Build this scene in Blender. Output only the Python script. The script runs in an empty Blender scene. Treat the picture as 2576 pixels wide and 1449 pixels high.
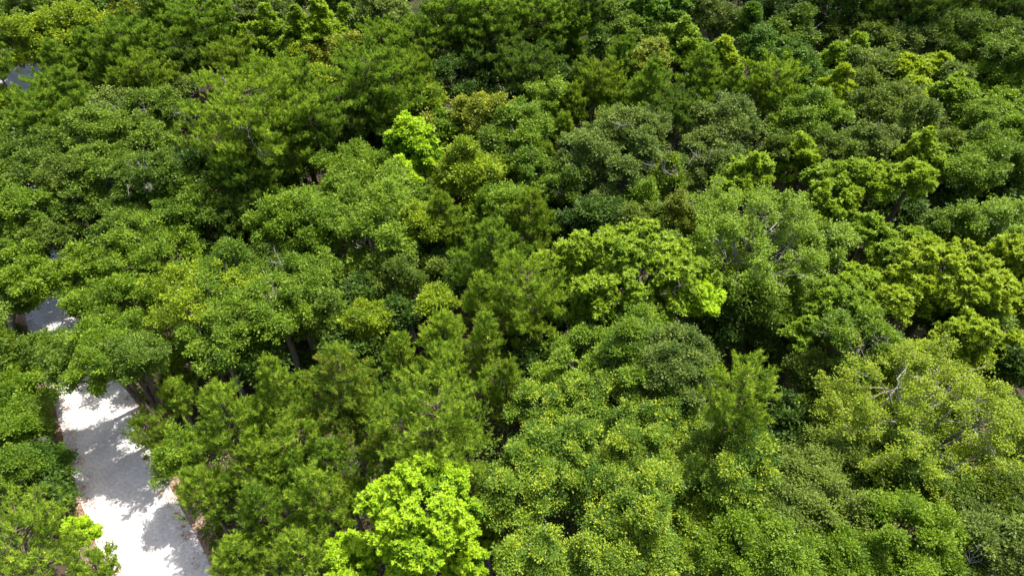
import bpy, math, time
import numpy as np
from mathutils import Vector
T0 = time.time()
sc = bpy.context.scene
col = sc.collection
R_ = math.radians
# ------------------------------------------------------------------ camera, sky, sun, exposure
CAM_H, PITCH, FPX, PW, PH = 50.0, R_(44.0), 1717.0, 2576.0, 1449.0
cd = bpy.data.cameras.new('camera'); cam = bpy.data.objects.new('camera', cd); col.objects.link(cam)
cam.location = (0, 0, CAM_H); cam.rotation_euler = (math.pi/2 - PITCH, 0, 0)
cd.sensor_fit = 'HORIZONTAL'; cd.sensor_width = 36.0; cd.lens = 36.0*FPX/PW
cd.clip_end = 3000; cd.clip_start = 0.5
sc.camera = cam
SUN_EL, SUN_AZ = R_(65), R_(48)            # azimuth measured from +Y (ahead) towards +X (right)
w = bpy.data.worlds.new('World'); sc.world = w; w.use_nodes = True
nt = w.node_tree; bg = nt.nodes['Background']
sky = nt.nodes.new('ShaderNodeTexSky'); sky.sky_type = 'NISHITA'; sky.sun_disc = False
sky.sun_elevation = SUN_EL; sky.sun_rotation = SUN_AZ
nt.links.new(sky.outputs[0], bg.inputs[0]); bg.inputs[1].default_value = 0.13
sky.dust_density = 4.0; sky.air_density = 0.8; sky.ozone_density = 0.6
sd = bpy.data.lights.new('sun', 'SUN'); sd.energy = 4.3; sd.angle = R_(0.53); sd.color = (1.0, 0.95, 0.86)
so = bpy.data.objects.new('sun', sd); col.objects.link(so)
sv = Vector((math.cos(SUN_EL)*math.sin(SUN_AZ), math.cos(SUN_EL)*math.cos(SUN_AZ), math.sin(SUN_EL)))
so.rotation_euler = sv.to_track_quat('Z', 'Y').to_euler(); so.location = (0, 0, 120)
sc.view_settings.view_transform = 'Standard'; sc.view_settings.look = 'None'
sc.view_settings.exposure = 0.92; sc.view_settings.gamma = 1.0
sc.cycles.max_bounces = 6; sc.cycles.transparent_max_bounces = 4
sc.cycles.diffuse_bounces = 4; sc.cycles.glossy_bounces = 2; sc.cycles.transmission_bounces = 4
SP, CP = math.sin(PITCH), math.cos(PITCH)

def at(px, py, z):
    """world point at height z seen at photo position (px, py); also its depth"""
    u = (px - PW/2)/FPX; v = (py - PH/2)/FPX
    zc = (CAM_H - z)/(SP + v*CP)
    return np.array([u*zc, zc*(CP - v*SP), z]), zc

# ------------------------------------------------------------------ materials
LEAF_K = (1.55, 1.34, 1.2)
def leaf_mat(name, c0, c1, c2=None, trans=0.38, rough=0.5, spec=0.28):
    c0, c1 = [tuple(a*b for a, b in zip(c, LEAF_K)) for c in (c0, c1)]
    m = bpy.data.materials.new(name); m.use_nodes = True; n = m.node_tree
    for x in list(n.nodes): n.nodes.remove(x)
    out = n.nodes.new('ShaderNodeOutputMaterial'); mx = n.nodes.new('ShaderNodeMixShader')
    pb = n.nodes.new('ShaderNodeBsdfPrincipled'); tr = n.nodes.new('ShaderNodeBsdfTranslucent')
    at_ = n.nodes.new('ShaderNodeAttribute'); at_.attribute_name = 'tint'
    rp = n.nodes.new('ShaderNodeValToRGB'); e = rp.color_ramp.elements
    e[0].position = 0.0; e[0].color = (*c0, 1); e[1].position = 0.75; e[1].color = (*c1, 1)
    if c2 is not None:
        k = e.new(0.9); k.color = (*c2, 1)
    n.links.new(at_.outputs['Fac'], rp.inputs[0])
    n.links.new(rp.outputs[0], pb.inputs['Base Color'])
    tc = n.nodes.new('ShaderNodeMixRGB'); tc.blend_type = 'MULTIPLY'; tc.inputs[0].default_value = 1
    tc.inputs[2].default_value = (1.2, 1.12, 0.6, 1)
    n.links.new(rp.outputs[0], tc.inputs[1]); n.links.new(tc.outputs[0], tr.inputs[0])
    pb.inputs['Roughness'].default_value = rough; pb.inputs['Specular IOR Level'].default_value = spec
    mx.inputs[0].default_value = trans
    n.links.new(pb.outputs[0], mx.inputs[1]); n.links.new(tr.outputs[0], mx.inputs[2]); n.links.new(mx.outputs[0], out.inputs[0])
    return m

def S(r, g, b, k=1.0):
    f = lambda c: ((c/255+0.055)/1.055)**2.4 if c > 10 else c/255/12.92
    return (f(r)*k, f(g)*k, f(b)*k)
LM = {  # colour keys, broadleaf then needles
 'dk': leaf_mat('dark_leaf',      S(42, 72, 22), S(74, 106, 34)),
 'vd': leaf_mat('deep_green_leaf',S(50, 84, 24), S(84, 122, 36)),
 'md': leaf_mat('green_leaf',     S(60, 90, 24), S(100, 132, 42)),
 'lt': leaf_mat('light_leaf',     S(66, 100, 24), S(112, 146, 42)),
 'gr': leaf_mat('grey_green_leaf',S(66, 94, 38), S(108, 134, 62), rough=.55, spec=.25),
 'ye': leaf_mat('yellow_leaf',    S(70, 102, 18), S(128, 156, 34)),
 'go': leaf_mat('golden_leaf',    S(82, 104, 26), S(134, 152, 46)),
 'li': leaf_mat('lime_leaf',      S(62, 102, 18), S(122, 154, 36), trans=.42),
 'lb': leaf_mat('bright_lime_leaf',S(58, 110, 16), S(142, 180, 36), trans=.42),
 'ly': leaf_mat('pale_yellow_leaf',S(70, 102, 20), S(128, 154, 38), trans=.42),
 'br': leaf_mat('bright_leaf',    S(68, 102, 18), S(110, 144, 36), trans=.40),
 'tp': leaf_mat('yellow_tipped_leaf', S(56, 92, 28), S(108, 142, 44), S(178, 192, 52)),
 'rd': leaf_mat('russet_tipped_leaf', S(70, 100, 24), S(118, 138, 40), S(180, 150, 70)),
 'dl': leaf_mat('dull_leaf',      S(60, 88, 24), S(98, 124, 40)),
 'pg': leaf_mat('pine_needle',    S(60, 98, 32), S(122, 158, 54), trans=.45, rough=.6, spec=.2),
 'pd': leaf_mat('dark_pine_needle',S(50, 84, 32), S(98, 130, 52), trans=.45, rough=.6, spec=.2),
 'pl': leaf_mat('bright_pine_needle',S(70, 110, 32), S(142, 174, 60), trans=.45, rough=.6, spec=.2),
 'po': leaf_mat('olive_pine_needle',S(66, 101, 28), S(124, 154, 50), trans=.45, rough=.6, spec=.2),
 'pr': leaf_mat('rusty_pine_needle',S(66, 104, 34), S(126, 158, 54), S(158, 136, 66), trans=.45, rough=.6, spec=.2),
}
def bark(name, a, b, sc_=6):
    m = bpy.data.materials.new(name); m.use_nodes = True; n = m.node_tree; pb = n.nodes['Principled BSDF']
    tc = n.nodes.new('ShaderNodeTexCoord'); mp = n.nodes.new('ShaderNodeMapping'); mp.inputs['Scale'].default_value = (1, 1, .25)
    no = n.nodes.new('ShaderNodeTexNoise'); no.inputs['Scale'].default_value = sc_; no.inputs['Detail'].default_value = 5
    rp = n.nodes.new('ShaderNodeValToRGB'); rp.color_ramp.elements[0].color = (*a, 1); rp.color_ramp.elements[1].color = (*b, 1)
    rp.color_ramp.elements[0].position = .35; rp.color_ramp.elements[1].position = .65
    n.links.new(tc.outputs['Object'], mp.inputs[0]); n.links.new(mp.outputs[0], no.inputs[0]); n.links.new(no.outputs[0], rp.inputs[0])
    n.links.new(rp.outputs[0], pb.inputs['Base Color']); pb.inputs['Roughness'].default_value = .9
    return m
BK = {'d': bark('brown_bark', (.05,.035,.025), (.16,.12,.09)), 'p': bark('pine_bark', (.045,.033,.024), (.15,.115,.085)),
      'g': bark('pale_grey_bark', (.20,.185,.165), (.38,.36,.32))}

# ------------------------------------------------------------------ mesh helpers
def mesh_from(name, V, F4=None, F3=None, tint=None, mat=None, smooth=False):
    me = bpy.data.meshes.new(name); me.vertices.add(len(V)); me.vertices.foreach_set('co', V.astype(np.float32).ravel())
    F = F4 if F4 is not None else F3; k = F.shape[1]
    me.loops.add(F.size); me.loops.foreach_set('vertex_index', F.astype(np.int32).ravel())
    me.polygons.add(len(F)); me.polygons.foreach_set('loop_start', np.arange(0, F.size, k, dtype=np.int32))
    if smooth: me.polygons.foreach_set('use_smooth', np.ones(len(F), dtype=bool))
    if tint is not None:
        a = me.attributes.new('tint', 'FLOAT', 'FACE'); a.data.foreach_set('value', tint.astype(np.float32))
    me.update(calc_edges=True)
    if mat: me.materials.append(mat)
    return me
def norm(a): return a/np.maximum(np.linalg.norm(a, axis=-1, keepdims=True), 1e-9)
def leaves(P, D, N, L, W):
    """rhombus leaves: root P, direction D, side from normal N"""
    D = norm(D); Sd = norm(np.cross(D, N)); L = L[:, None]; W = W[:, None]
    mid = P + D*L*.45
    V = np.stack([P, mid + Sd*W*.5, P + D*L, mid - Sd*W*.5], 1).reshape(-1, 3)
    return V
def needles(P, D, L, W, rng):
    D = norm(D); Sd = norm(np.cross(D, rng.normal(size=D.shape)))*W[:, None]*.5
    return np.stack([P + Sd, P - Sd, P + D*L[:, None]], 1).reshape(-1, 3)
class Tubes:
    def __init__(s): s.v = []; s.f = []; s.n = 0
    def add(s, pts, rad, k=6):
        pts = np.asarray(pts, float); m = len(pts)
        d = norm(np.gradient(pts, axis=0)); ref = np.array([1., .13, 0.]) if abs(d[0][2]) > .7 else np.array([0., 0., 1.])
        a = norm(np.cross(d, ref)); b = np.cross(d, a); th = np.arange(k)*2*math.pi/k
        ring = pts[:, None] + (a[:, None]*np.cos(th)[None, :, None] + b[:, None]*np.sin(th)[None, :, None])*np.asarray(rad)[:, None, None]
        s.v.append(ring.reshape(-1, 3)); i = np.arange(m-1)[:, None]*k; j = np.arange(k)[None]; j2 = (j+1) % k
        s.f.append(np.stack([i+j, i+j2, i+k+j2, i+k+j], -1).reshape(-1, 4) + s.n); s.n += m*k
    def limb(s, a, b, r0, r1, rng, sag=.12, m=5, k=5):
        a = np.asarray(a, float); b = np.asarray(b, float); t = np.linspace(0, 1, m)[:, None]; L = np.linalg.norm(b-a)
        p = a + (b-a)*t + np.array([0, 0, 1.])*(np.sin(t*math.pi)*-sag*L) + np.sin(t*math.pi)*rng.normal(size=(m, 3))*.05*L
        p[0] = a; p[-1] = b
        s.add(p, r0 + (r1-r0)*t[:, 0], k); return p
    def mesh(s, name, mat): return mesh_from(name, np.concatenate(s.v), F4=np.concatenate(s.f), mat=mat, smooth=True)

def fib(n, zmin, rng, jit=.25):
    i = np.arange(n)+.5; z = 1-(1-zmin)*i/n; a = i*2.39996+rng.uniform(0, 6.28); r = np.sqrt(np.maximum(0, 1-z*z))
    d = np.stack([r*np.cos(a), r*np.sin(a), z], 1) + rng.normal(size=(n, 3))*jit*.5
    return norm(d)

# ------------------------------------------------------------------ crowns
def lobes_for(R, V, rng, style):
    rl = .62*R**.55
    if style == 'cone': rl *= .82
    n = max(6, int(2.7*(R/rl)**2*max(1, V/R)))
    if style == 'cone':
        t = (np.arange(n)+.5)/n; z = V*(1-2*t**.8*.85)+rng.normal(size=n)*.12*V; prof = R*np.clip((t**.6)*1.12, .15, 1)
        a = np.arange(n)*2.39996+rng.uniform(0, 6.28)
        rad = np.maximum(prof - rl*.7, 0)*rng.uniform(.6, 1.25, n)
        C = np.stack([rad*np.cos(a), rad*np.sin(a), z-rl*.4], 1)
        r = rl*rng.uniform(.6, 1.2, n)*np.where(t < .15, .75, 1)
    else:
        d = fib(n, -.7, rng); q = (1-.72*rl/R)*rng.uniform(*((.82, 1.1) if style == 'tight' else (.68, 1.24)), n)[:, None]
        C = d*np.array([R, R, V])*q
        # a low frequency bulge makes the outline uneven
        ph = rng.uniform(0, 6.28, 3); aa = np.arctan2(C[:, 1], C[:, 0])
        C[:, :2] *= (1+.10*np.sin(2*aa+ph[0])+.09*np.sin(3*aa+ph[1]))[:, None]
        r = rl*rng.uniform(.5, 1.25, n)
    return C, r

def broad_crown(R, V, Ls, rng, style='dome', kind='leaf', dens=1.0, tips=0.0):
    C, r = lobes_for(R, V, rng, style)
    rs = {'leaf': .34, 'rosette': .30}[kind]*(.85+.5*Ls)
    SPx, SN, SL = [], [], []
    lt = rng.normal(0, .10, len(C))
    for i in range(len(C)):                                        # lobe > smaller clumps > sprays of leaves
        m = int(rng.integers(7, 12)); sd = norm(rng.normal(size=(m, 3))+np.array([0, 0, .45])+norm(C[i][None])*.5)
        sc_ = C[i]+sd*np.array([1, 1, .85])*r[i]*rng.uniform(.25, 1.12, m)[:, None]; sr = r[i]*rng.uniform(.2, .55, m)
        for c_, r_ in zip(sc_, sr):
            n = max(3, int(3.7*r_**2/rs**2*dens))
            d = norm(rng.normal(size=(n, 3))+np.array([0, 0, .5])+norm(c_[None]-C[i]*.5)*.45)
            SPx.append(c_ + d*np.array([1, 1, .8])*r_*rng.uniform(.5, 1.15, n)[:, None] + rng.normal(size=(n, 3))*.13*r[i]*(.5 if kind == 'rosette' else 1)); SN.append(d); SL.append(np.full(n, i))
    P = np.concatenate(SPx); N = np.concatenate(SN); I = np.concatenate(SL)
    keep = np.ones(len(P), bool)                                   # sprays buried deep inside other lobes are left out
    for j in range(len(C)):
        q = np.linalg.norm((P-C[j])/np.array([1, 1, .8]), axis=1) < r[j]*.62
        keep &= ~(q & (I != j))
    keep &= ~(((P[:, 2] < -.5*V) | (N[:, 2] < -.45)) & (rng.random(len(P)) < .5))
    P, N, I = P[keep], N[keep], I[keep]; ns = len(P)
    st = rng.random(ns)**1.3*.62 + lt[I] - .05
    if kind == 'leaf':
        k = max(6, int(1.25*math.pi*rs*rs/(Ls*Ls*.62*.5)))
        Q = np.repeat(P, k, 0); Nn = np.repeat(N, k, 0); n = len(Q)
        off = rng.normal(size=(n, 3))*np.array([.52, .52, .34])*rs
        Q = Q + off; up = np.array([0, 0, 1.])
        D = norm(off*1.2 + Nn*rs*.6 + rng.normal(size=(n, 3))*rs*.55 - up*rs*.15)
        Nm = norm(up*.75 + Nn*.55 + rng.normal(size=(n, 3))*.55)
        L = Ls*rng.uniform(.55, 1.5, n)*np.repeat(rng.uniform(.8, 1.15, ns), k); W = L*rng.uniform(.45, .72, n)
        tn = np.repeat(st, k) + rng.random(n)*.32
        if tips > 0:                                              # sprays of new growth, each of its own leaves
            tip = (rng.random(ns) < tips*1.25) & (N[:, 2] > .1)
            tn = np.clip(tn, 0, .76); w_ = np.repeat(tip, k) & (rng.random(n) < .8); tn[w_] = rng.uniform(.74, .93, int(w_.sum()))
    else:                                                         # rosette: long drooping leaves round an upright shoot tip
        k = 17; sh = 2
        top = P[:, None] + norm(N*.5+np.array([0, 0, .9]))[:, None]*(np.array([0, -.22])[None, :, None])*rs*2
        top = top + rng.normal(size=top.shape)*rs*.12
        Q = np.repeat(top.reshape(-1, 3), k, 0); n = len(Q)
        a = rng.uniform(0, 6.28, n); el = rng.uniform(-.75, .95, n)
        D = np.stack([np.cos(a)*np.cos(el), np.sin(a)*np.cos(el), np.sin(el)], 1)
        Nm = norm(np.array([0, 0, 1.])*1 + rng.normal(size=(n, 3))*.4)
        L = Ls*1.75*rng.uniform(.7, 1.3, n); W = L*rng.uniform(.34, .5, n)
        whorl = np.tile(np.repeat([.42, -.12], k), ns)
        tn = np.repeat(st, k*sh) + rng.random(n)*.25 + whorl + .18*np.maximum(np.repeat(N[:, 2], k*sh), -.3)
    # loose inner leaves so that the crown has some body
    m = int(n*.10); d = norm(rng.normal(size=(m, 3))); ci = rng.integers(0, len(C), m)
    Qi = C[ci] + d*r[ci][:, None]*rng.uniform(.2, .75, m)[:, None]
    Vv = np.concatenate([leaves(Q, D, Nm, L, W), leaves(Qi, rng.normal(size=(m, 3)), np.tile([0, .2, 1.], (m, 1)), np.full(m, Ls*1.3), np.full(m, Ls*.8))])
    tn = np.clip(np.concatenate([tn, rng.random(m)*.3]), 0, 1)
    return Vv, tn, C, r

def finish_quads(Vv, tn, mat, name='crown'):
    return mesh_from(name, Vv, F4=np.arange(len(Vv), dtype=np.int32).reshape(-1, 4), tint=tn, mat=mat)
def finish_tris(Vv, tn, mat, name='crown'):
    return mesh_from(name, Vv, F3=np.arange(len(Vv), dtype=np.int32).reshape(-1, 3), tint=tn, mat=mat)

def airy_crown(R, V, Ls, rng, tubes, fork, top, leafy=1.0):
    """open crown: long pale limbs dividing three times, a tuft of leaves on every twig"""
    n1 = max(7, int(R*2.6)); d1 = fib(n1, -.25, rng, .3); ends = []
    for d in d1:
        e = top + d*np.array([R, R, V])*rng.uniform(.42, .62)
        p = tubes.limb(fork, e, .05+.014*R, .035+.004*R, rng, .08, 6)
        for k in range(3):
            s = p[rng.integers(3, 6)]; dd = norm((d+rng.normal(size=3)*.42)[None])[0]
            e2 = top + dd*np.array([R, R, V])*rng.uniform(.70, .9)
            p2 = tubes.limb(s, e2, .035+.004*R, .022, rng, -.03, 5, 4)
            for j in range(rng.integers(4, 7)):
                s2 = p2[rng.integers(2, 5)]; d3 = norm((dd+rng.normal(size=3)*.45+np.array([0, 0, .25]))[None])[0]
                e3 = s2 + d3*rng.uniform(.7, 1.5)*R*.2
                p3 = tubes.limb(s2, e3, .024, .014, rng, -.04, 4, 3)
                ends += [p3[-1], p3[-2], .5*(p3[-1]+p3[-2]), .5*(p3[-2]+p3[-3])]
                for q in range(2):
                    d4 = norm((d3+rng.normal(size=3)*.6)[None])[0]; e4 = p3[-2]+d4*rng.uniform(.4, .9)
                    tubes.limb(p3[-2], e4, .016, .010, rng, 0, 3, 3); ends += [e4, .5*(e4+p3[-2])]
    P = np.array(ends); ns = len(P); k = int(12*leafy*(.19/Ls)**1.2)
    Q = np.repeat(P, k, 0); n = len(Q); off = rng.normal(size=(n, 3))*np.array([.16, .16, .10]); Q = Q+off
    D = norm(off+rng.normal(size=(n, 3))*.12+np.array([0, 0, -.04])); Nm = norm(np.array([0, 0, 1.])+rng.normal(size=(n, 3))*.5)
    L = Ls*rng.uniform(.8, 1.35, n); W = L*rng.uniform(.55, .8, n)
    tn = np.clip(np.repeat(rng.random(ns)*.5+.15, k)+rng.random(n)*.3, 0, 1)
    return leaves(Q, D, Nm, L, W), tn

def pine_crown(R, V, Nd, rng, tubes, tx, style, dens=1.0, rust=0.0):
    """tx(z): trunk axis in object space, z relative to crown centre; tufts of needles on upturned shoots"""
    tufts, dirs = [], []
    nb = max(18, int((15+10*V/1.6)*(1 + .11*R)))
    for i in range(nb):
        t = ((i+.5)/nb)**.9; z = V*(.93-1.9*t)
        if style == 'cone': rr = R*min(1, .12+1.1*t**.85)
        else: rr = R*max(.05, 1-(max(z, -.2*V)/V*.98)**2)**.36*(1 if z > -.35*V else .75)
        rr *= rng.uniform(.72, 1.12); a = i*2.39996+rng.uniform(-.4, .4)
        c = tx(z); rise = .35*rr*(1-t)+.10*rr
        e = c+np.array([math.cos(a)*rr, math.sin(a)*rr, rise-.06*rr])
        p = tubes.limb(c, e, .025+.012*R, .014, rng, .10, 6, 4)
        m = max(7, int(rr*7.2*dens))
        for j in range(m):
            u = rng.uniform(.06, 1.0)**.8; s = p[min(5, int(u*5))]*(1-(u*5 % 1)) + p[min(5, int(u*5)+1)]*(u*5 % 1)
            side = rng.normal()*.9; ln = rng.uniform(.25, .8)*(.45+.18*rr)*(1.25-u*.6)
            dd = norm(np.array([[math.cos(a+side*.9), math.sin(a+side*.9), rng.uniform(.05, .7)]]))[0]
            tip = s+dd*ln
            if j % 3 == 0: tubes.add(np.stack([s, .5*(s+tip)-np.array([0, 0, .03]), tip]), np.array([.016, .012, .008]), 3)
            for k in range(2):
                q = tip-dd*ln*.5*k + rng.normal(size=3)*.07; tufts.append(q); dirs.append(dd*.38+np.array([0, 0, 1.])+rng.normal(size=3)*.22)
    for k in range(6): tufts.append(tx(V*(.9+.12*rng.random()))+rng.normal(size=3)*.12); dirs.append(np.array([0, 0, 1.]))
    P = np.array(tufts); Dm = norm(np.array(dirs)); ns = len(P); k = 26
    Q = np.repeat(P, k, 0); n = len(Q); hl = np.repeat(rng.uniform(.28, .68, ns), k)
    Q = Q + np.repeat(Dm, k, 0)*(rng.random(n)*hl)[:, None]
    D = norm(np.repeat(Dm, k, 0)*.85+norm(rng.normal(size=(n, 3)))*.8)
    L = .21*rng.uniform(.7, 1.3, n)*(.75+.5*Nd/.05); W = Nd*rng.uniform(.9, 1.6, n)
    st = rng.random(ns)**1.4*.85-.08; tn = np.repeat(st, k)+rng.random(n)*.3
    if rust > 0:
        tn = np.clip(tn, 0, .76); rz = np.repeat(rng.random(ns) < rust, k); tn[rz & (rng.random(n) < .6)] = .97
    return needles(Q, D, L, W, rng), np.clip(tn, 0, 1)

# ------------------------------------------------------------------ the road line (world, metres)
def g(px, py): return at(px, py, 0)[0][:2]
ROAD = [(-4.0, -7.0)] + [tuple(g(*p)) for p in ((415, 1449), (300, 1215), (228, 985), (160, 800), (92, 655))] + [(-62.5, 69), (-70, 84), (-76, 97), (-83, 118), (-92, 145)]
ROAD = np.array(ROAD); RHW = 3.0
def road_side(p):
    best = (1e9, None, None)
    for a, b in zip(ROAD[:-1], ROAD[1:]):
        t = np.clip(np.dot(p-a, b-a)/np.dot(b-a, b-a), 0, 1); q = a+(b-a)*t; d = np.linalg.norm(p-q)
        if d < best[0]:
            dr = (b-a)/np.linalg.norm(b-a); nrm = np.array([dr[1], -dr[0]])   # points to the right of the road
            best = (d, q, nrm)
    return best

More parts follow.
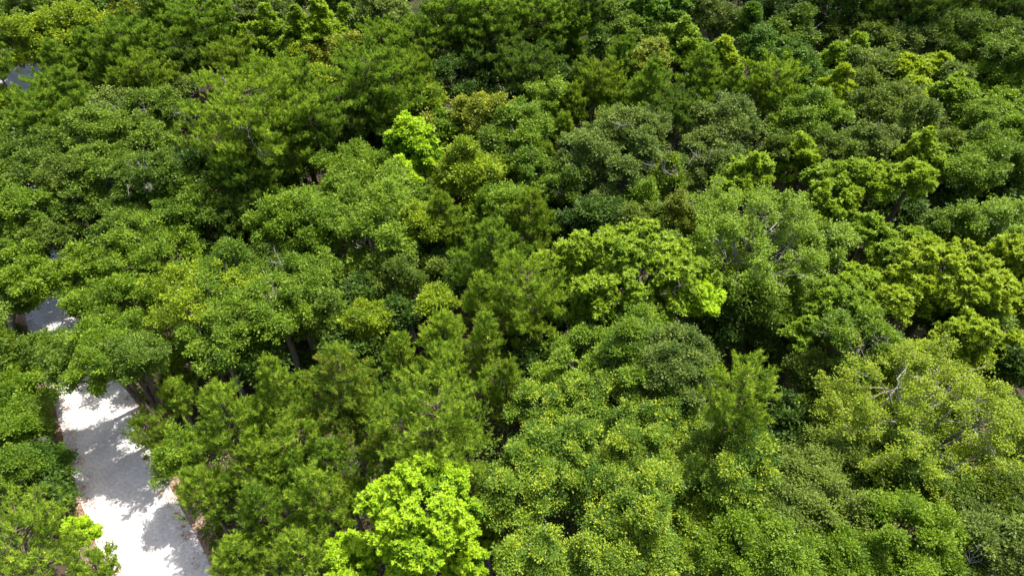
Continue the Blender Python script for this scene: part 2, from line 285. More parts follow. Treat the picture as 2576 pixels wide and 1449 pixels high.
# ------------------------------------------------------------------ tree table
# cx, cy, W, H (photo pixels, 2576 wide), kind, colour, height m
#   kinds: o dome broadleaf, c conical broadleaf, r rosette dome, k rosette cone, a airy with bare limbs, p pine dome, q pine cone, s shrub
TREES = """
55 55 190 160 o md 14
-12 165 90 60 p pg 13
130 105 200 120 o ye 13
180 15 210 100 o dk 15
300 15 170 90 o vd 15
228 62 105 75 o ye 13
328 55 110 75 o go 12
430 45 125 120 q pg 16
402 5 100 60 o md 15
510 95 175 150 p pg 16
470 170 150 80 p pd 13
153 158 110 110 q pg 14
222 140 110 110 q pg 14
330 120 150 110 p pg 15
285 185 120 100 q pg 13
390 120 110 100 q pg 15
125 240 105 90 p pg 13
195 232 125 110 q pg 14
95 300 140 110 p pg 13
190 300 160 110 p pg 13
375 200 130 110 p po 14
315 240 120 80 q po 13
425 232 80 70 q pg 13
452 222 60 60 o gr 12
592 165 120 90 p po 14
610 105 65 90 k li 13
560 35 120 90 o dk 15
620 25 70 80 a dl 14
22 265 75 50 o ye 9
55 335 95 90 o lt 10
12 320 60 80 o md 10
60 390 95 70 o md 9
300 272 115 80 a gr 12
400 285 140 110 o md 13
245 345 150 100 o md 13
145 365 95 90 o md 12
370 365 140 90 o md 13
95 440 190 140 o md 12
275 440 150 120 o md 13
185 440 110 100 o dl 12
400 455 170 120 o md 13
480 430 110 100 o dk 12
480 525 165 120 o lt 12
345 520 150 110 o md 12
205 520 165 110 o md 12
60 530 130 100 o lt 11
70 572 110 80 o dl 10
305 585 115 110 o md 11
395 605 70 70 o md 10
505 635 100 110 o dk 8
590 570 120 110 p pd 9
590 650 120 80 s dk 5
375 675 225 130 o br 11
222 662 120 90 o br 9
40 665 100 80 o lt 9
15 725 70 110 o md 7
52 750 100 90 o md 7
210 765 80 70 o br 8
85 700 110 80 o br 9
60 645 110 90 o lt 9
128 598 110 75 o dl 9
148 715 110 75 o br 8
112 872 90 60 o md 7.5
2570 930 90 110 o dk 10
1514 113 75 65 o dk 13
1420 570 90 90 o dk 9
1375 830 90 80 o dk 9
1745 1385 120 100 o tp 10
830 1155 120 110 q pg 11
325 765 170 120 o br 10
255 855 140 85 o br 12
165 905 120 80 o md 10
345 900 130 120 o md 12.5
258 925 150 90 o br 12
585 720 200 110 o lt 12
495 785 230 180 o ye 12
600 800 150 150 o lt 12
550 860 170 110 o lt 11
432 935 75 120 q pl 8
450 900 80 80 s dk 4
740 565 185 180 o br 13
700 655 110 110 o md 11
630 540 110 80 p pd 9
885 455 195 120 o br 13
930 600 320 210 o lt 13
810 560 120 110 o lt 12
1060 560 110 100 o ye 12
740 715 155 90 o lt 12
700 785 190 160 o lt 11
810 790 120 130 o md 11
920 740 110 80 o dk 9
1020 700 150 110 o dl 11
930 812 110 110 o ye 10
1000 790 90 90 o dk 8
1115 545 120 110 q po 13
1210 530 65 90 q pg 12
1270 510 110 90 o br 12
1330 555 155 140 q po 14
1245 645 220 150 q pg 15
1330 760 190 220 p pl 16
1205 760 110 130 q pl 14
1230 850 85 140 q pl 13
1110 835 130 120 q pl 13
1130 925 170 140 q pl 13
1010 905 95 130 q pl 12
960 895 60 60 s dk 6
1100 765 80 70 o ye 10
850 960 240 200 q pr 16
715 985 130 170 q pl 15
570 1045 190 200 q pl 15
690 35 110 80 o gr 14
682 95 115 150 k br 14
755 85 95 140 k br 15
812 80 135 150 k li 15
872 50 75 70 k br 14
850 0 120 60 o vd 15
962 52 155 110 o gr 14
885 88 65 60 o gr 12
1040 85 75 60 o md 12
882 130 95 70 o go 13
825 160 100 70 o go 12
750 158 95 70 o ye 12
818 203 80 40 o ye 11
958 120 125 90 p pg 14
1042 130 145 100 p pg 15
1045 192 110 60 p po 13
930 235 230 190 p pg 17
740 230 150 140 p pg 16
785 305 150 110 p pg 14
630 320 300 240 p pl 18
640 455 200 130 p pg 13
1060 262 120 80 o ye 12
1122 325 100 90 o br 11
1065 330 70 60 a rd 10
1215 300 145 100 o go 13
1030 355 150 130 k lb 14.5
1010 440 95 90 k lb 12
1172 455 255 160 c ye 14
1140 70 175 160 p pg 17
1240 55 160 130 p pg 17
1350 80 180 170 p pg 18
1430 100 120 150 p pg 16
1240 150 170 140 p pd 15
1330 190 160 120 p pd 14
1150 215 160 110 o dk 12
1280 230 150 100 o dk 11
1390 210 120 90 o dk 11
1375 255 120 120 a br 13
1315 335 135 120 o lt 12
1250 400 110 100 o md 11
1405 330 70 70 q po 12
1440 262 90 90 q po 13
1510 315 65 75 q po 12
1365 402 70 70 q po 11
1500 215 120 110 p po 15
1570 165 140 120 q pg 15
1640 235 150 110 q pg 15
1760 200 150 130 q pg 15
1560 265 140 80 p pg 13
1685 285 130 80 p pd 13
1636 148 90 90 a rd 14
1835 230 90 110 q pg 13
1548 62 130 110 o md 15
1652 38 135 85 r vd 16
1590 100 120 80 o md 14
1460 30 110 80 p pd 16
1715 115 155 120 k br 15
1815 145 110 80 k ye 14
1770 150 90 70 r vd 12
1795 45 110 100 o gr 15
1725 15 90 70 p pd 15
1880 70 100 120 k vd 15
1915 120 100 90 o vd 13
1930 220 145 110 p pl 14
1820 325 165 120 o gr 14
1775 410 150 120 o gr 12
1605 350 185 130 o gr 15
1485 395 155 130 o gr 14
1565 460 200 130 o gr 13
1440 470 110 110 o md 11
1680 440 90 110 c ye 13
1625 500 90 90 c br 12
1345 440 100 110 o lt 11
1390 520 90 90 s dk 5
1985 90 125 100 o md 14
1965 160 130 80 o vd 13
1970 20 130 80 o dk 15
2090 30 150 90 o dk 15
2100 105 110 80 o dl 13
2185 100 90 90 o dl 13
2150 130 75 90 k br 14
2097 150 95 85 k br 14
2262 100 85 75 o gr 13
2335 90 90 80 o gr 14
2200 40 130 90 p pd 15
2320 30 150 90 p pd 16
2440 35 150 100 p pd 16
2540 50 130 120 p pd 15
2430 135 220 120 o md 15
2545 150 120 110 o md 14
2235 145 80 60 o dl 12
2287 175 80 70 r ye 13
2342 178 95 80 r ye 13
2280 240 140 55 r ye 12
2175 200 130 90 o gr 12
2400 195 80 70 o gr 12
2495 205 130 100 o br 13
2102 235 145 130 k ye 15
2190 260 85 60 k br 12
2040 200 80 70 o vd 12
2395 235 85 75 r br 13
2432 262 60 70 a lt 12
2510 260 110 80 o md 11
2025 310 165 110 o lt 13
2245 310 230 110 o dl 13
2540 275 110 70 o lt 12
2008 395 125 140 k li 14
1960 380 80 110 o dl 12
2110 390 110 100 o dl 12
2190 375 140 80 o gr 12
2315 385 100 140 k li 14
2350 410 70 70 k br 12
2400 370 90 80 o dl 12
2480 330 160 80 o lt 13
2560 325 80 90 o lt 13
2495 390 130 90 o lt 12
2425 430 150 100 o lt 12
2562 420 80 130 o lt 11
1885 445 155 140 k li 15
2100 455 120 90 r br 13
2195 450 120 90 r li 14
2292 455 105 95 r li 13
1600 705 310 210 r li 15
1425 650 120 110 k li 13
1455 765 150 130 r br 11
1738 745 115 80 r lb 12
1610 800 160 100 o vd 9
1700 535 120 110 c go 13
1610 585 140 70 o dl 11
1530 560 130 110 o dk 11
1880 610 370 240 a br 15
1800 800 170 130 o dk 8
1930 760 180 140 o md 10
1480 925 230 150 o lt 13
1600 895 200 150 o lt 13.5
1710 915 190 160 o gr 14
1885 1010 165 260 p pl 19
2090 505 125 110 r li 13
2170 580 110 100 r br 12
2235 650 120 90 r br 11
2295 610 80 70 r br 10
2080 615 120 120 a lt 12
2260 520 110 80 o dk 10
2390 580 110 80 o md 10
2500 555 160 120 a lt 13
2390 690 240 140 r ye 14
2540 650 110 120 r ye 13
2300 710 120 90 r ye 13
2250 765 95 100 r ye 12
2162 705 95 80 r li 12
2230 690 80 80 o md 9
2100 775 145 100 r br 12
2022 835 100 80 k br 10
2370 790 120 90 o md 8
2470 780 110 90 a md 10
2545 780 110 120 r ye 11
2435 850 115 130 r ye 12
2380 890 110 90 r ye 11
2290 900 75 110 r ye 11
2552 880 90 120 r ye 11
2160 885 200 150 o lt 12
2035 930 120 110 o dl 9
1955 880 110 120 o dk 7
2075 985 140 110 o md 9
2200 990 120 90 o md 9
2450 960 150 100 o dk 8
60 990 160 120 o br 6.5
30 1075 110 110 o br 6.5
70 1075 120 110 o md 5.5
25 1180 95 120 o lt 7
110 1170 130 120 o vd 4.5
125 1245 130 90 o dk 4
10 885 60 120 p po 8
55 935 80 60 o br 6
15 600 70 90 o md 9
196 1335 78 115 k lb 8
75 1385 270 210 p pl 14
235 1440 110 90 p pl 11
378 1085 105 110 p po 7.5
445 1000 95 90 q pl 8
455 1150 125 110 o br 8
508 1230 130 110 q pl 11
595 1395 140 120 q pl 10
640 1290 130 150 q pg 11
640 1160 150 120 q pl 12
740 1120 120 100 p pl 12
800 1240 170 190 q pl 14
730 1390 150 110 q pl 12
845 1400 90 90 q pg 8
885 1245 90 90 q po 9
1110 1065 280 240 p pl 16
960 1115 120 120 q pr 13
1265 985 110 150 q po 13
1190 1230 160 90 q pl 10
1055 1285 275 195 r lb 14.5
895 1415 150 110 r lb 10
1035 1435 130 100 r lb 11
1165 1420 120 90 r lb 10
1215 1355 80 70 r li 8
1365 1035 135 120 o tp 12
1555 1030 170 110 o tp 13
1460 1080 130 100 o tp 11
1695 1050 160 110 o tp 13
1375 1165 210 150 o tp 13
1620 1145 190 140 o tp 13
1840 1170 190 180 o tp 14
1515 1220 180 120 o tp 12
1290 1255 160 150 o tp 12
1625 1290 170 130 o tp 13
1740 1290 150 120 o tp 12
1345 1400 150 130 o tp 12
1530 1385 180 130 o tp 12
1660 1400 150 110 o tp 11
1450 1440 110 80 o tp 10
1870 1380 200 150 o br 13
1980 1400 170 120 o lt 12
2005 1080 130 120 o dk 8
2320 1055 470 215 a ly 15
2025 1190 125 100 a dl 12
2085 1150 120 120 a dl 12
1990 1275 150 110 o gr 12
2095 1275 160 110 a dl 12
1900 1270 110 90 o dl 11
2270 1205 210 110 o md 12
2150 1210 110 90 o dk 9
2400 1270 190 110 o md 12
2530 1185 120 80 o br 11
2515 1265 150 100 o dl 12
2275 1360 260 180 o br 14
2120 1400 160 120 o br 12
2500 1370 180 150 o gr 13
2400 1430 120 80 o dl 12
2560 1050 80 160 o dk 9
1330 930 110 90 o dk 9
1290 880 90 90 o dk 8
640 1390 130 100 q pg 8
880 1060 120 110 q pg 10
940 1010 120 110 q pg 11
560 1250 130 110 q pg 9
745 1195 140 110 q pg 11
690 1205 110 100 q pl 10
620 1090 120 110 q pg 10
1000 1200 110 80 q pd 8
750 380 140 100 o dk 9
890 370 130 100 o dk 8
1000 330 120 90 o dk 9
700 460 110 90 o dk 8
560 430 120 110 o dk 9
1050 620 120 100 o dk 9
1130 700 110 100 o dk 9
1160 610 110 100 q pg 11
870 860 120 100 o dk 8
540 900 110 100 o dk 7
660 910 120 100 o dk 8
1700 640 120 110 o dk 8
1540 830 130 110 o dk 8
1480 230 120 90 o dk 10
1800 260 120 90 o dk 10
2330 760 120 100 o dk 8
2420 930 130 100 o dk 8
2520 500 120 90 o dk 8
2360 520 110 90 o dk 8
2180 1130 150 100 o dk 8
-60 60 200 160 o dk 14
-60 480 180 160 o md 12
-50 1320 170 160 p pg 11
-60 860 160 150 o md 10
2650 300 180 160 o md 13
2660 700 190 170 r ye 13
2650 1150 190 170 o md 13
2660 1400 180 160 o dl 13
300 -45 200 120 o dk 15
520 -50 190 120 o dk 15
720 -50 200 120 o dk 15
950 -45 190 120 o md 15
1500 -45 180 110 p pd 16
1650 -50 180 110 o dk 15
1830 -45 180 110 o dk 15
2010 -50 180 110 o dk 15
2190 -45 180 110 p pd 15
2370 -50 180 110 p pd 15
2540 -45 180 110 p pd 15
1180 -50 180 110 p pd 16
100 -45 190 110 o dk 15
"""
rows = [l.split() for l in TREES.strip().splitlines()]
rows = [(float(a), float(b), float(c), float(d), k, ck, float(h)) for a, b, c, d, k, ck, h in rows]

# landmarks that can be found in the photograph, used to say where a tree stands
MARKS = [(15, 30, 'top left corner'), (30, 215, 'small white gap at the left edge'), (145, 780, 'white road patch seen through leaves'), (330, 1250, 'sunlit white road'),
 (630, 320, 'big bare-limbed pine'), (755, 85, 'bright green row of cone trees'), (882, 130, 'golden treetop near the tall pines'), (1215, 300, 'olive-gold round tree'),
 (1030, 355, 'small lime tree in the middle'), (1350, 80, 'tall dark pines'), (1652, 38, 'deep green round tree'), (1636, 148, 'russet-tipped treetop'), (1605, 350, 'big grey-green leafy tree'),
 (1885, 445, 'yellow-green cone tree'), (2315, 380, 'slim vivid cone tree'), (2335, 90, 'blue-grey round treetop'), (2540, 50, 'top right corner'), (1600, 705, 'vivid lime tree with fallen branches'),
 (1880, 610, 'pale tree with forked grey trunk'), (2390, 690, 'large yellow tree at the right'), (1885, 1010, 'lone bright pine'), (2320, 1060, 'wide bare-twigged yellow tree'),
 (1590, 900, 'broad pale green crown'), (1055, 1290, 'dazzling lime tree at the bottom'), (880, 1180, 'dark brown hollow'), (75, 1385, 'blurred pine in the bottom left'),
 (1600, 1220, 'yellow-flecked treetops'), (2275, 1360, 'rounded fresh green crown at the bottom right'), (930, 600, 'wide tree with grey inner twigs'), (495, 785, 'yellow-green dome beside the road'), (1110, 1080, 'huge pale pine'), (2530, 1400, 'bottom right corner')]
KN = {'o': ('broadleaf tree', 'broadleaf_tree', 'tree', 'broadleaf trees of the wood'), 'c': ('broadleaf tree', 'broadleaf_tree', 'tree', 'broadleaf trees of the wood'),
 'r': ('large-leaved tree', 'large_leaved_tree', 'tree', 'bright trees with starry leaf clusters'), 'k': ('cone-shaped tree', 'large_leaved_tree', 'tree', 'bright trees with starry leaf clusters'),
 'a': ('airy tree with bare twigs', 'bare_twigged_tree', 'tree', 'open trees with bare grey twigs'), 'p': ('round-topped pine', 'pine_tree', 'pine tree', 'pines of the wood'),
 'q': ('pointed pine', 'pine_tree', 'pine tree', 'pines of the wood'), 's': ('low shrub', 'shrub', 'shrub', 'shrubs at the forest edge')}
CN = {'dk': 'dark green', 'vd': 'deep green', 'md': 'mid-green', 'lt': 'light green', 'gr': 'grey-green', 'ye': 'yellow-green', 'go': 'golden olive', 'li': 'lime green', 'lb': 'vivid lime',
 'br': 'fresh green', 'ly': 'pale yellow-green', 'tp': 'yellow-flecked', 'rd': 'russet-tipped', 'dl': 'dull green', 'pg': 'green', 'pd': 'dark', 'pl': 'bright green', 'po': 'olive', 'pr': 'rust-flecked'}
used = set()
OWN = {(630, 320): 'big bright pine with bare grey limbs showing below its crown', (1215, 300): 'olive-gold round treetop below the tall dark pines', (1030, 355): 'small vivid lime tree in the middle of the upper half',
 (1652, 38): 'deep green round large-leaved tree at the top edge', (1636, 148): 'russet-tipped airy treetop rising behind green pines', (1605, 350): 'big grey-green glossy leafy dome right of centre',
 (1885, 445): 'yellow-green cone-shaped tree left of the pale forked tree', (2315, 380): 'slim vivid lime cone tree in the upper right', (2335, 90): 'blue-grey round treetop near the dark top right pines',
 (1600, 705): 'vivid lime spreading tree right of the middle pines', (1880, 610): 'large pale airy tree with forked grey trunk and bare twigs', (2390, 690): 'large yellow tree with starry leaves at the right',
 (1885, 1010): 'lone bright pine standing between dark gaps, right of centre', (2320, 1055): 'very wide yellow-green tree full of bare grey twigs', (1055, 1285): 'dazzling lime tree of leaf rosettes at the bottom centre',
 (75, 1385): 'pine with starry yellow-green tufts in the bottom left corner', (2275, 1360): 'rounded fresh green crown at the bottom right', (930, 600): 'wide light green tree with grey inner twigs',
 (495, 785): 'yellow-green dome tree beside the white road', (1110, 1065): 'huge pale green pine behind the dazzling lime tree', (196, 1335): 'small vivid lime tree on the left verge of the road',
 (432, 935): 'slender upright young pine above the shaded road', (378, 1085): 'low olive pine leaning over the right road edge', (850, 960): 'broad rust-flecked pine left of the huge pale pine'}
def label_for(cx, cy, W, kind, ck, h, depth):
    if (int(cx), int(cy)) in OWN:
        l = OWN[(int(cx), int(cy))]; used.add(l); return l
    wm = W*depth/FPX; size = 'small' if wm < 4.6 else ('broad' if wm > 8.2 else 'middle-sized')
    ds = sorted(MARKS, key=lambda m: (m[0]-cx)**2+((m[1]-cy)*1.2)**2)
    base = f"{size} {CN[ck]} {KN[kind][0]}"
    def rel(m):
        dx, dy = cx-m[0], cy-m[1]; D = math.hypot(dx, dy); a = math.degrees(math.atan2(-dy, dx)) % 360
        way = ['right of', 'above and right of', 'above', 'above and left of', 'left of', 'below and left of', 'below', 'below and right of'][int(((a+22.5) % 360)//45)]
        if D < 30: return None
        pre = 'just ' if D < 110 else ('' if D < 240 else 'well ')
        return pre+way
    for m in ds[:6]:
        r = rel(m)
        if r is None: continue
        l = f"{base} {r} the {m[2]}"
        if l not in used and len(l.split()) <= 16: used.add(l); return l
    for m in ds[:4]:
        for m2 in ds[1:8]:
            l = f"{base} between the {m[2]} and the {m2[2]}"
            if m2 is not m and l not in used and len(l.split()) <= 16: used.add(l); return l
    l = f"{base} below the {ds[0][2]}"; return l

def obj(name, me, parent=None):
    o = bpy.data.objects.new(name, me); col.objects.link(o)
    if parent is not None: o.parent = parent
    return o

DEAD = {(630, 320), (930, 600), (1600, 705), (885, 455), (740, 715), (390-45, 365), (1680, 440), (1440, 470), (400, 455), (620, 25)}
def build_tree(i, row):
    cx, cy, W, H, kind, ck, h = row
    rng = np.random.default_rng(1000+i)
    # crown radii from the size seen, at the height the crown has
    h *= rng.uniform(.93, 1.09) if W > 75 and not (cx < 620 and cy > 600) and (int(cx), int(cy)) not in OWN and ck != 'lb' and not (900 < cx < 1260 and cy > 1100) else 1.0
    zc = h*.62
    for _ in range(3):
        c, depth = at(cx, cy, zc)
        Rr = .5*W*depth/FPX
        dd = math.atan2(CAM_H-zc, math.hypot(c[0], c[1]))
        hh = .5*H*depth/FPX
        q = hh**2-(Rr*math.sin(dd))**2
        V = math.sqrt(q)/math.cos(dd) if q > 0 else 0
        lo, hi = {'o': (.88, 1.3), 'c': (.8, 1.3), 'r': (.65, 1.1), 'k': (.9, 1.35), 'a': (.55, .8), 'p': (.75, 1.5), 'q': (1.0, 2.0), 's': (.5, .8)}[kind]
        V = min(max(V, lo*Rr), hi*Rr); V = min(V, h*.49)
        zc = h - V
    Rr *= 1.0 if ck == 'tp' else 1.10 if kind == 'p' else 1.03
    # base of the trunk, kept off the road
    base = c[:2].copy(); d, qn, nr = road_side(base); s = 1 if np.dot(base-qn, nr) >= 0 else -1
    if 'o' in kind and cx > 120 and cy < 1000: s = 1 if d < 6 else s
    clear = RHW + (1.5 if kind != 's' else 1.0)
    sd_ = np.dot(base-qn, nr)
    if sd_*s < clear and d < 30: base = qn + nr*s*clear
    off = np.array([c[0]-base[0], c[1]-base[1], 0.])
    nm = KN[kind][1]
    root = bpy.data.objects.new(nm, None); col.objects.link(root); root.location = (base[0], base[1], 0); root.empty_display_size = .5
    root['label'] = label_for(cx, cy, W, kind, ck, h, depth); root['category'] = KN[kind][2]; root['group'] = KN[kind][3]
    Ls = min(max(depth*.0029, .13), .26)
    tb = Tubes(); ctr = off+np.array([0, 0, zc])
    r0 = .07+.045*Rr+.006*h
    offscreen = cx < -10 or cx > 2590 or cy < -20
    if offscreen or ck == 'dk' and cy > 300: Ls = max(Ls*1.25, .24)
    if kind in 'pq':
        lean = rng.normal(size=2)*.02*h
        top = np.array([off[0]+lean[0], off[1]+lean[1], h])
        def tx(z):
            zz = z+zc; t = min(1, max(0, zz/h)); f = t**.7
            return np.array([top[0]*f, top[1]*f, zz])
        zz = np.linspace(-.2, h*.985, 9); tb.add([tx(z-zc) for z in zz], np.linspace(r0*1.15, .03, 9), 7)
        V4, tn = pine_crown(Rr*.97, V, min(max(depth*.00072, .034), .068), rng, tb, tx, 'cone' if kind == 'q' else 'dome',
                            dens=.7 if cx < 560 and cy > 930 else 1.15 if not offscreen else .7, rust={'pr': .16, 'po': .0}.get(ck, 0))
        crown = finish_tris(V4, tn, LM[ck])
        bk = BK['p']
    elif kind == 'a':
        fork = np.array([off[0]*.5, off[1]*.5, h*.42]); bk = BK['g']
        t = np.linspace(0, 1, 6); p = np.array([0, 0, -.2])+(fork-np.array([0, 0, -.2]))*t[:, None]
        tb.add(p, np.linspace(r0*1.1, r0*.7, 6), 7)
        leafy = 1.3
        V4, tn = airy_crown(Rr, V, Ls*.95, rng, tb, fork, ctr, leafy)
        if W < 150:                                       # a leafy lower half
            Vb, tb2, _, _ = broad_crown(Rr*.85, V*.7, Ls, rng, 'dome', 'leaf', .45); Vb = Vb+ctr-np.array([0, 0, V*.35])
            V4 = np.concatenate([V4, Vb]); tn = np.concatenate([tn, tb2*.6])
        else:
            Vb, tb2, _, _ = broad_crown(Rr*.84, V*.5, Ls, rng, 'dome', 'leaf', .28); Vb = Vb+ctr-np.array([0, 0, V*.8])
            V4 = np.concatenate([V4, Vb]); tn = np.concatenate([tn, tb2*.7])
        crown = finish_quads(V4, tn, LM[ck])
    else:
        style = 'cone' if kind in 'ck' else 'tight' if kind == 'r' else 'dome'; kd = 'rosette' if kind in 'rk' else 'leaf'
        V4, tn, C, r = broad_crown(Rr, V, Ls, rng, style, kd, dens=(.35 if 0 < cx < 100 and cy < 200 else .34 if cx < 400 and 500 < cy < 960 and cx > 100 else .5 if cx < 600 and 620 < cy < 1250 else 1.0 if not offscreen else .8)*(1.5 if ck == 'lb' else 1), tips=.30 if ck in ('tp',) else (.25 if ck == 'rd' else 0))
        V4 = V4+ctr; C = C+ctr; tn = np.where(tn > .765, tn, np.clip(tn+rng.normal()*.07, 0, .765 if ck in ('tp', 'rd') else 1))
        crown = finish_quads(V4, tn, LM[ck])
        bk = BK['d'] if kind != 's' and ck not in ('gr', 'dl', 'lt') else BK['g'] if ck in ('gr', 'dl', 'lt') else BK['d']
        fork = np.array([off[0]*.6, off[1]*.6, max(.4, zc-V*.75)])
        if kind == 's':
            for j in range(5):
                tb.limb((rng.normal()*.1, rng.normal()*.1, -.1), C[j % len(C)], .05, .015, rng, -.05)
        else:
            t = np.linspace(0, 1, 6)[:, None]; p = np.array([0, 0, -.2])+(fork-np.array([0, 0, -.2]))*t + np.sin(t*math.pi)*rng.normal(size=3)*np.array([.25, .25, 0])
            tb.add(p, np.linspace(r0*1.2, r0*.8, 6), 8)
            tb.limb(fork, ctr+np.array([0, 0, V*.55]), r0*.8, .03, rng, 0, 6)
        for j in range(len(C)):
            s0 = fork+(ctr-fork)*rng.uniform(0, .6)
            q = tb.limb(s0, C[j]+norm((C[j]-ctr)[None])[0]*r[j]*.3, r0*.38, .03, rng, .03)
            for m in range(3):
                dn = norm((C[j]-ctr+rng.normal(size=3)*Rr*.5)[None])[0]
                tb.limb(q[-2], C[j]+dn*r[j]*.95, .03, .010, rng, 0, 3, 3)
    if (int(cx), int(cy)) in DEAD or (kind == 'o' and W > 115 and ck in ('lt', 'dl', 'gr', 'md') and rng.random() < .3):
        for _k in range(4 if (int(cx), int(cy)) in DEAD else 2):
            db = Tubes(); d = norm((rng.normal(size=3)*np.array([.8, .8, .2])+np.array([0, -.45, .75]))[None])[0]
            a = ctr+d*np.array([Rr, Rr, V])*.62; e = ctr+norm((d+rng.normal(size=3)*.25)[None])[0]*np.array([Rr, Rr, V])*rng.uniform(.92, 1.03)
            p = db.limb(a, e, .042, .018, rng, .02, 6, 5)
            for j in range(7):
                s0 = p[rng.integers(1, 6)]; dn = norm((norm((e-a)[None])[0]+rng.normal(size=3)*.55)[None])[0]
                p2 = db.limb(s0, s0+dn*rng.uniform(.6, 1.5), .028, .012, rng, 0, 4, 4)
                for _j in range(2): db.limb(p2[2], p2[2]+norm((dn+rng.normal(size=3)*.6)[None])[0]*rng.uniform(.3, .7), .014, .008, rng, 0, 3, 3)
            obj('dead_branch', db.mesh('dead_branch', BK['g']), root)
    obj('trunk', tb.mesh('trunk', bk), root)
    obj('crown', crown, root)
    return len(crown.polygons)

# ------------------------------------------------------------------ ground, road, verge
def setting(name, me, kind='structure'):
    o = obj(name, me); o['kind'] = kind; return o
def ground_mat(name, cols, s1, s2, rough=.95, bump=.3):
    m = bpy.data.materials.new(name); m.use_nodes = True; n = m.node_tree; pb = n.nodes['Principled BSDF']
    tc = n.nodes.new('ShaderNodeTexCoord'); a = n.nodes.new('ShaderNodeTexNoise'); a.inputs['Scale'].default_value = s1; a.inputs['Detail'].default_value = 8
    b = n.nodes.new('ShaderNodeTexNoise'); b.inputs['Scale'].default_value = s2; b.inputs['Detail'].default_value = 3
    mx = n.nodes.new('ShaderNodeMixRGB'); mx.inputs[0].default_value = .5
    n.links.new(tc.outputs['Object'], a.inputs[0]); n.links.new(tc.outputs['Object'], b.inputs[0])
    n.links.new(a.outputs[0], mx.inputs[1]); n.links.new(b.outputs[0], mx.inputs[2])
    rp = n.nodes.new('ShaderNodeValToRGB'); e = rp.color_ramp.elements
    e[0].position = .38; e[0].color = (*cols[0], 1); e[1].position = .62; e[1].color = (*cols[-1], 1)
    for i, c in enumerate(cols[1:-1]): k = e.new(.38+.24*(i+1)/(len(cols)-1)); k.color = (*c, 1)
    n.links.new(mx.outputs[0], rp.inputs[0]); n.links.new(rp.outputs[0], pb.inputs['Base Color'])
    bp = n.nodes.new('ShaderNodeBump'); bp.inputs['Strength'].default_value = bump; bp.inputs['Distance'].default_value = .05
    n.links.new(a.outputs[0], bp.inputs['Height']); n.links.new(bp.outputs[0], pb.inputs['Normal'])
    pb.inputs['Roughness'].default_value = rough; return m
def grid(x0, x1, y0, y1, nx, ny):
    X, Y = np.meshgrid(np.linspace(x0, x1, nx), np.linspace(y0, y1, ny)); V = np.stack([X, Y, X*0], -1).reshape(-1, 3)
    i = (np.arange(ny-1)[:, None]*nx+np.arange(nx-1)[None]).ravel(); return V, np.stack([i, i+1, i+nx+1, i+nx], 1)
V, F = grid(-1600, 1600, -1600, 1600, 5, 5)
setting('ground', mesh_from('ground', V, F4=F, mat=ground_mat('leaf_litter', [(.020,.015,.010), (.036,.026,.017), (.065,.040,.025), (.025,.035,.012)], 3.0, .35)))
def smooth_line(P, n=160):
    t = np.arange(len(P)); tt = np.linspace(0, len(P)-1, n); x = np.interp(tt, t, P[:, 0]); y = np.interp(tt, t, P[:, 1])
    k = np.ones(9)/9
    xs = np.convolve(np.pad(x, 4, mode='edge'), k, 'valid'); ys = np.convolve(np.pad(y, 4, mode='edge'), k, 'valid'); return np.stack([xs, ys], 1)
line = smooth_line(ROAD); tg = norm(np.gradient(line, axis=0)); nl = np.stack([tg[:, 1], -tg[:, 0]], 1)
def ribbon(hw, z, wob, seed):
    rg = np.random.default_rng(seed); n = len(line); s = np.arange(n)
    wl = hw+wob*(np.sin(s*.5+1)+.7*np.sin(s*1.3+seed)+.5*rg.normal(size=n)); wr = hw+wob*(np.sin(s*.43+2)+.7*np.sin(s*1.1)+.5*rg.normal(size=n))
    u = np.linspace(-1, 1, 7); pts = []
    for j in u: pts.append(line+nl*np.where(j < 0, j*wl, j*wr)[:, None])
    Vv = np.stack(pts, 1); Vv = np.concatenate([Vv, np.full(Vv.shape[:2]+(1,), z)], -1).reshape(-1, 3)
    i = (np.arange(n-1)[:, None]*7+np.arange(6)[None]).ravel(); return Vv, np.stack([i, i+7, i+8, i+1], 1)
V, F = ribbon(RHW+1.25, .004, .12, 3)
setting('verge', mesh_from('verge', V, F4=F, mat=ground_mat('sandy_verge', [(.09,.06,.045), (.26,.18,.14), (.42,.31,.26)], 6.0, .8)))
V, F = ribbon(RHW, .010, .05, 5)
setting('gravel_road', mesh_from('gravel_road', V, F4=F, mat=ground_mat('white_gravel', [(.46,.445,.425), (.59,.57,.55), (.70,.685,.665)], 4.5, .45, bump=.8)))

# low plants over the forest floor, one mass nobody could count
def undergrowth():
    rg = np.random.default_rng(7); P = []
    xs = rg.uniform(-110, 110, 22000); ys = rg.uniform(4, 135, 22000)
    keep = []
    for x, y in zip(xs, ys):
        if abs(x) > 25+.85*y: continue
        if road_side(np.array([x, y]))[0] < RHW+1.1: continue
        if math.sin(x*.31+1.3)+math.sin(y*.27)+math.sin(x*.11-y*.17) < -.9: continue
        keep.append((x, y))
    K = np.array(keep); hgt = rg.uniform(.2, 3.0, len(K)); k = 34
    Q = np.repeat(np.column_stack([K, hgt]), k, 0); n = len(Q)
    Q = Q+rg.normal(size=(n, 3))*np.array([.4, .4, .28]); Q[:, 2] = np.abs(Q[:, 2])+.03
    Vv = leaves(Q, rg.normal(size=(n, 3))*np.array([1, 1, .4]), norm(np.array([0, 0, 1.])+rg.normal(size=(n, 3))*.4), rg.uniform(.16, .34, n), rg.uniform(.09, .18, n))
    o = setting('undergrowth', finish_quads(Vv, rg.random(n)*.8, LM['md'], 'undergrowth'), 'stuff')
undergrowth()

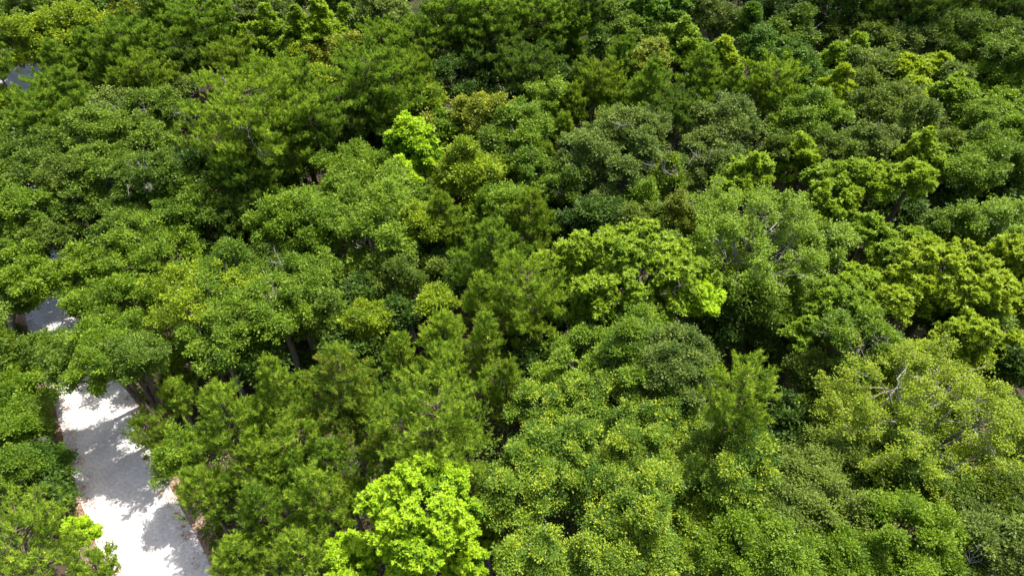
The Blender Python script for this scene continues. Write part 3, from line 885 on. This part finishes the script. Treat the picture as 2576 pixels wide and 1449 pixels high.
def edge_scatter(name, label_mat, n, lo, hi, size, hmax, seed, clump):
    rg = np.random.default_rng(seed); k = rg.integers(2, 88, n); sd = rg.choice([-1., 1.], n)
    off = rg.uniform(lo, hi, n); c = line[k]+(line[np.minimum(k+1, len(line)-1)]-line[k])*rg.random(n)[:, None]+nl[k]*(sd*off)[:, None]
    keep = np.sin(c[:, 0]*1.7+seed)+np.sin(c[:, 1]*2.1) > clump; c = c[keep]; m = 7; n = len(c)*m
    Q = np.repeat(np.column_stack([c, np.full(len(c), .02)]), m, 0)+rg.normal(size=(n, 3))*np.array([.12, .12, 0])
    D = rg.normal(size=(n, 3))*np.array([1, 1, .05]) + np.array([0, 0, hmax*4]); Q[:, 2] = .03+rg.random(n)*hmax*.5
    Vv = leaves(Q, D, norm(rg.normal(size=(n, 3))*.3+np.array([.3, .2, 1])), rg.uniform(.6, 1.3, n)*size, rg.uniform(.3, .6, n)*size)
    setting(name, finish_quads(Vv, rg.random(n)*.8, label_mat, name), 'stuff')
edge_scatter('grass', LM['dl'], 5200, RHW+.35, RHW+2.2, .22, .22, 21, -.5)
edge_scatter('fallen_leaves', leaf_mat('dead_leaf', S(96,62,40), S(150,108,74), trans=.1), 3600, RHW-.9, RHW+1.6, .11, .0, 22, -.9)
tot = 0
for i, r in enumerate(rows): tot += build_tree(i, r)
print('trees', len(rows), 'faces', tot, 'script s', round(time.time()-T0, 1))

rg = np.random.default_rng(77)
for k, (px, py, dg, ln, lab) in enumerate([(860, 1185, 20, 3.2, 'long grey fallen branch in the dark brown hollow behind the dazzling lime tree'), (905, 1200, -25, 2.6, 'shorter fallen branch at the right end of the dark brown hollow'),
        (900, 1165, 70, 2.2, 'fallen branch leaning steeply at the back of the dark brown hollow'), (600, 640, 40, 3.0, 'fallen branch in the shade under the big bare-limbed pine'), (25, 628, 35, 2.4, 'pale stick lying on bare sand at the left edge')]):
    c, _ = at(px, py, 0); t = Tubes(); a = R_(dg); d = np.array([math.cos(a), math.sin(a), 0])
    p = t.limb(-d*ln/2+[0, 0, .06], d*ln/2+[0, 0, .22], .07, .02, rg, -.03, 7, 6)
    for j in range(5):
        q = p[rg.integers(2, 6)]; t.limb(q, q+norm((d+rg.normal(size=3)*.6+[0, 0, .35])[None])[0]*rg.uniform(.5, 1.1), .025, .008, rg, 0, 4, 4)
    o = obj('fallen_branch', t.mesh('fallen_branch', BK['g'])); o.location = (c[0], c[1], 0.0)
    o['label'] = lab; o['category'] = 'branch'; o['group'] = 'fallen branches on the forest floor'
# the thin cloud whose shade lies over the far right of the wood
def cloud():
    alt = 360.0; k = (alt-14)/math.tan(SUN_EL); cx, cy = 66+k*math.sin(SUN_AZ), 128+k*math.cos(SUN_AZ)
    import bmesh
    bm = bmesh.new(); rg = np.random.default_rng(5); bmesh.ops.create_icosphere(bm, subdivisions=5, radius=1)
    ph = rg.uniform(0, 6.28, (8, 3)); fr = rg.uniform(2, 7, (8, 3))*rg.choice([-1, 1], (8, 3))
    for v in bm.verts:
        n = sum(math.sin(v.co.x*fr[j][0]+ph[j][0]+v.co.y*fr[j][1]+v.co.z*fr[j][2])/(1+j*.4) for j in range(8))
        f = 1+.075*n; v.co = Vector((v.co.x*82*f, v.co.y*46*f, v.co.z*14*f))
    me = bpy.data.meshes.new('cloud'); bm.to_mesh(me); bm.free()
    m = bpy.data.materials.new('cloud_vapour'); m.use_nodes = True; n = m.node_tree
    pb = n.nodes['Principled BSDF']; pb.inputs['Base Color'].default_value = (.9, .9, .9, 1); pb.inputs['Roughness'].default_value = 1
    tr = n.nodes.new('ShaderNodeBsdfTransparent'); mx = n.nodes.new('ShaderNodeMixShader'); mx.inputs[0].default_value = .72
    n.links.new(pb.outputs[0], mx.inputs[1]); n.links.new(tr.outputs[0], mx.inputs[2]); n.links.new(mx.outputs[0], n.nodes['Material Output'].inputs[0])
    me.materials.append(m); o = setting('cloud', me); o.location = (cx, cy, alt)
cloud()
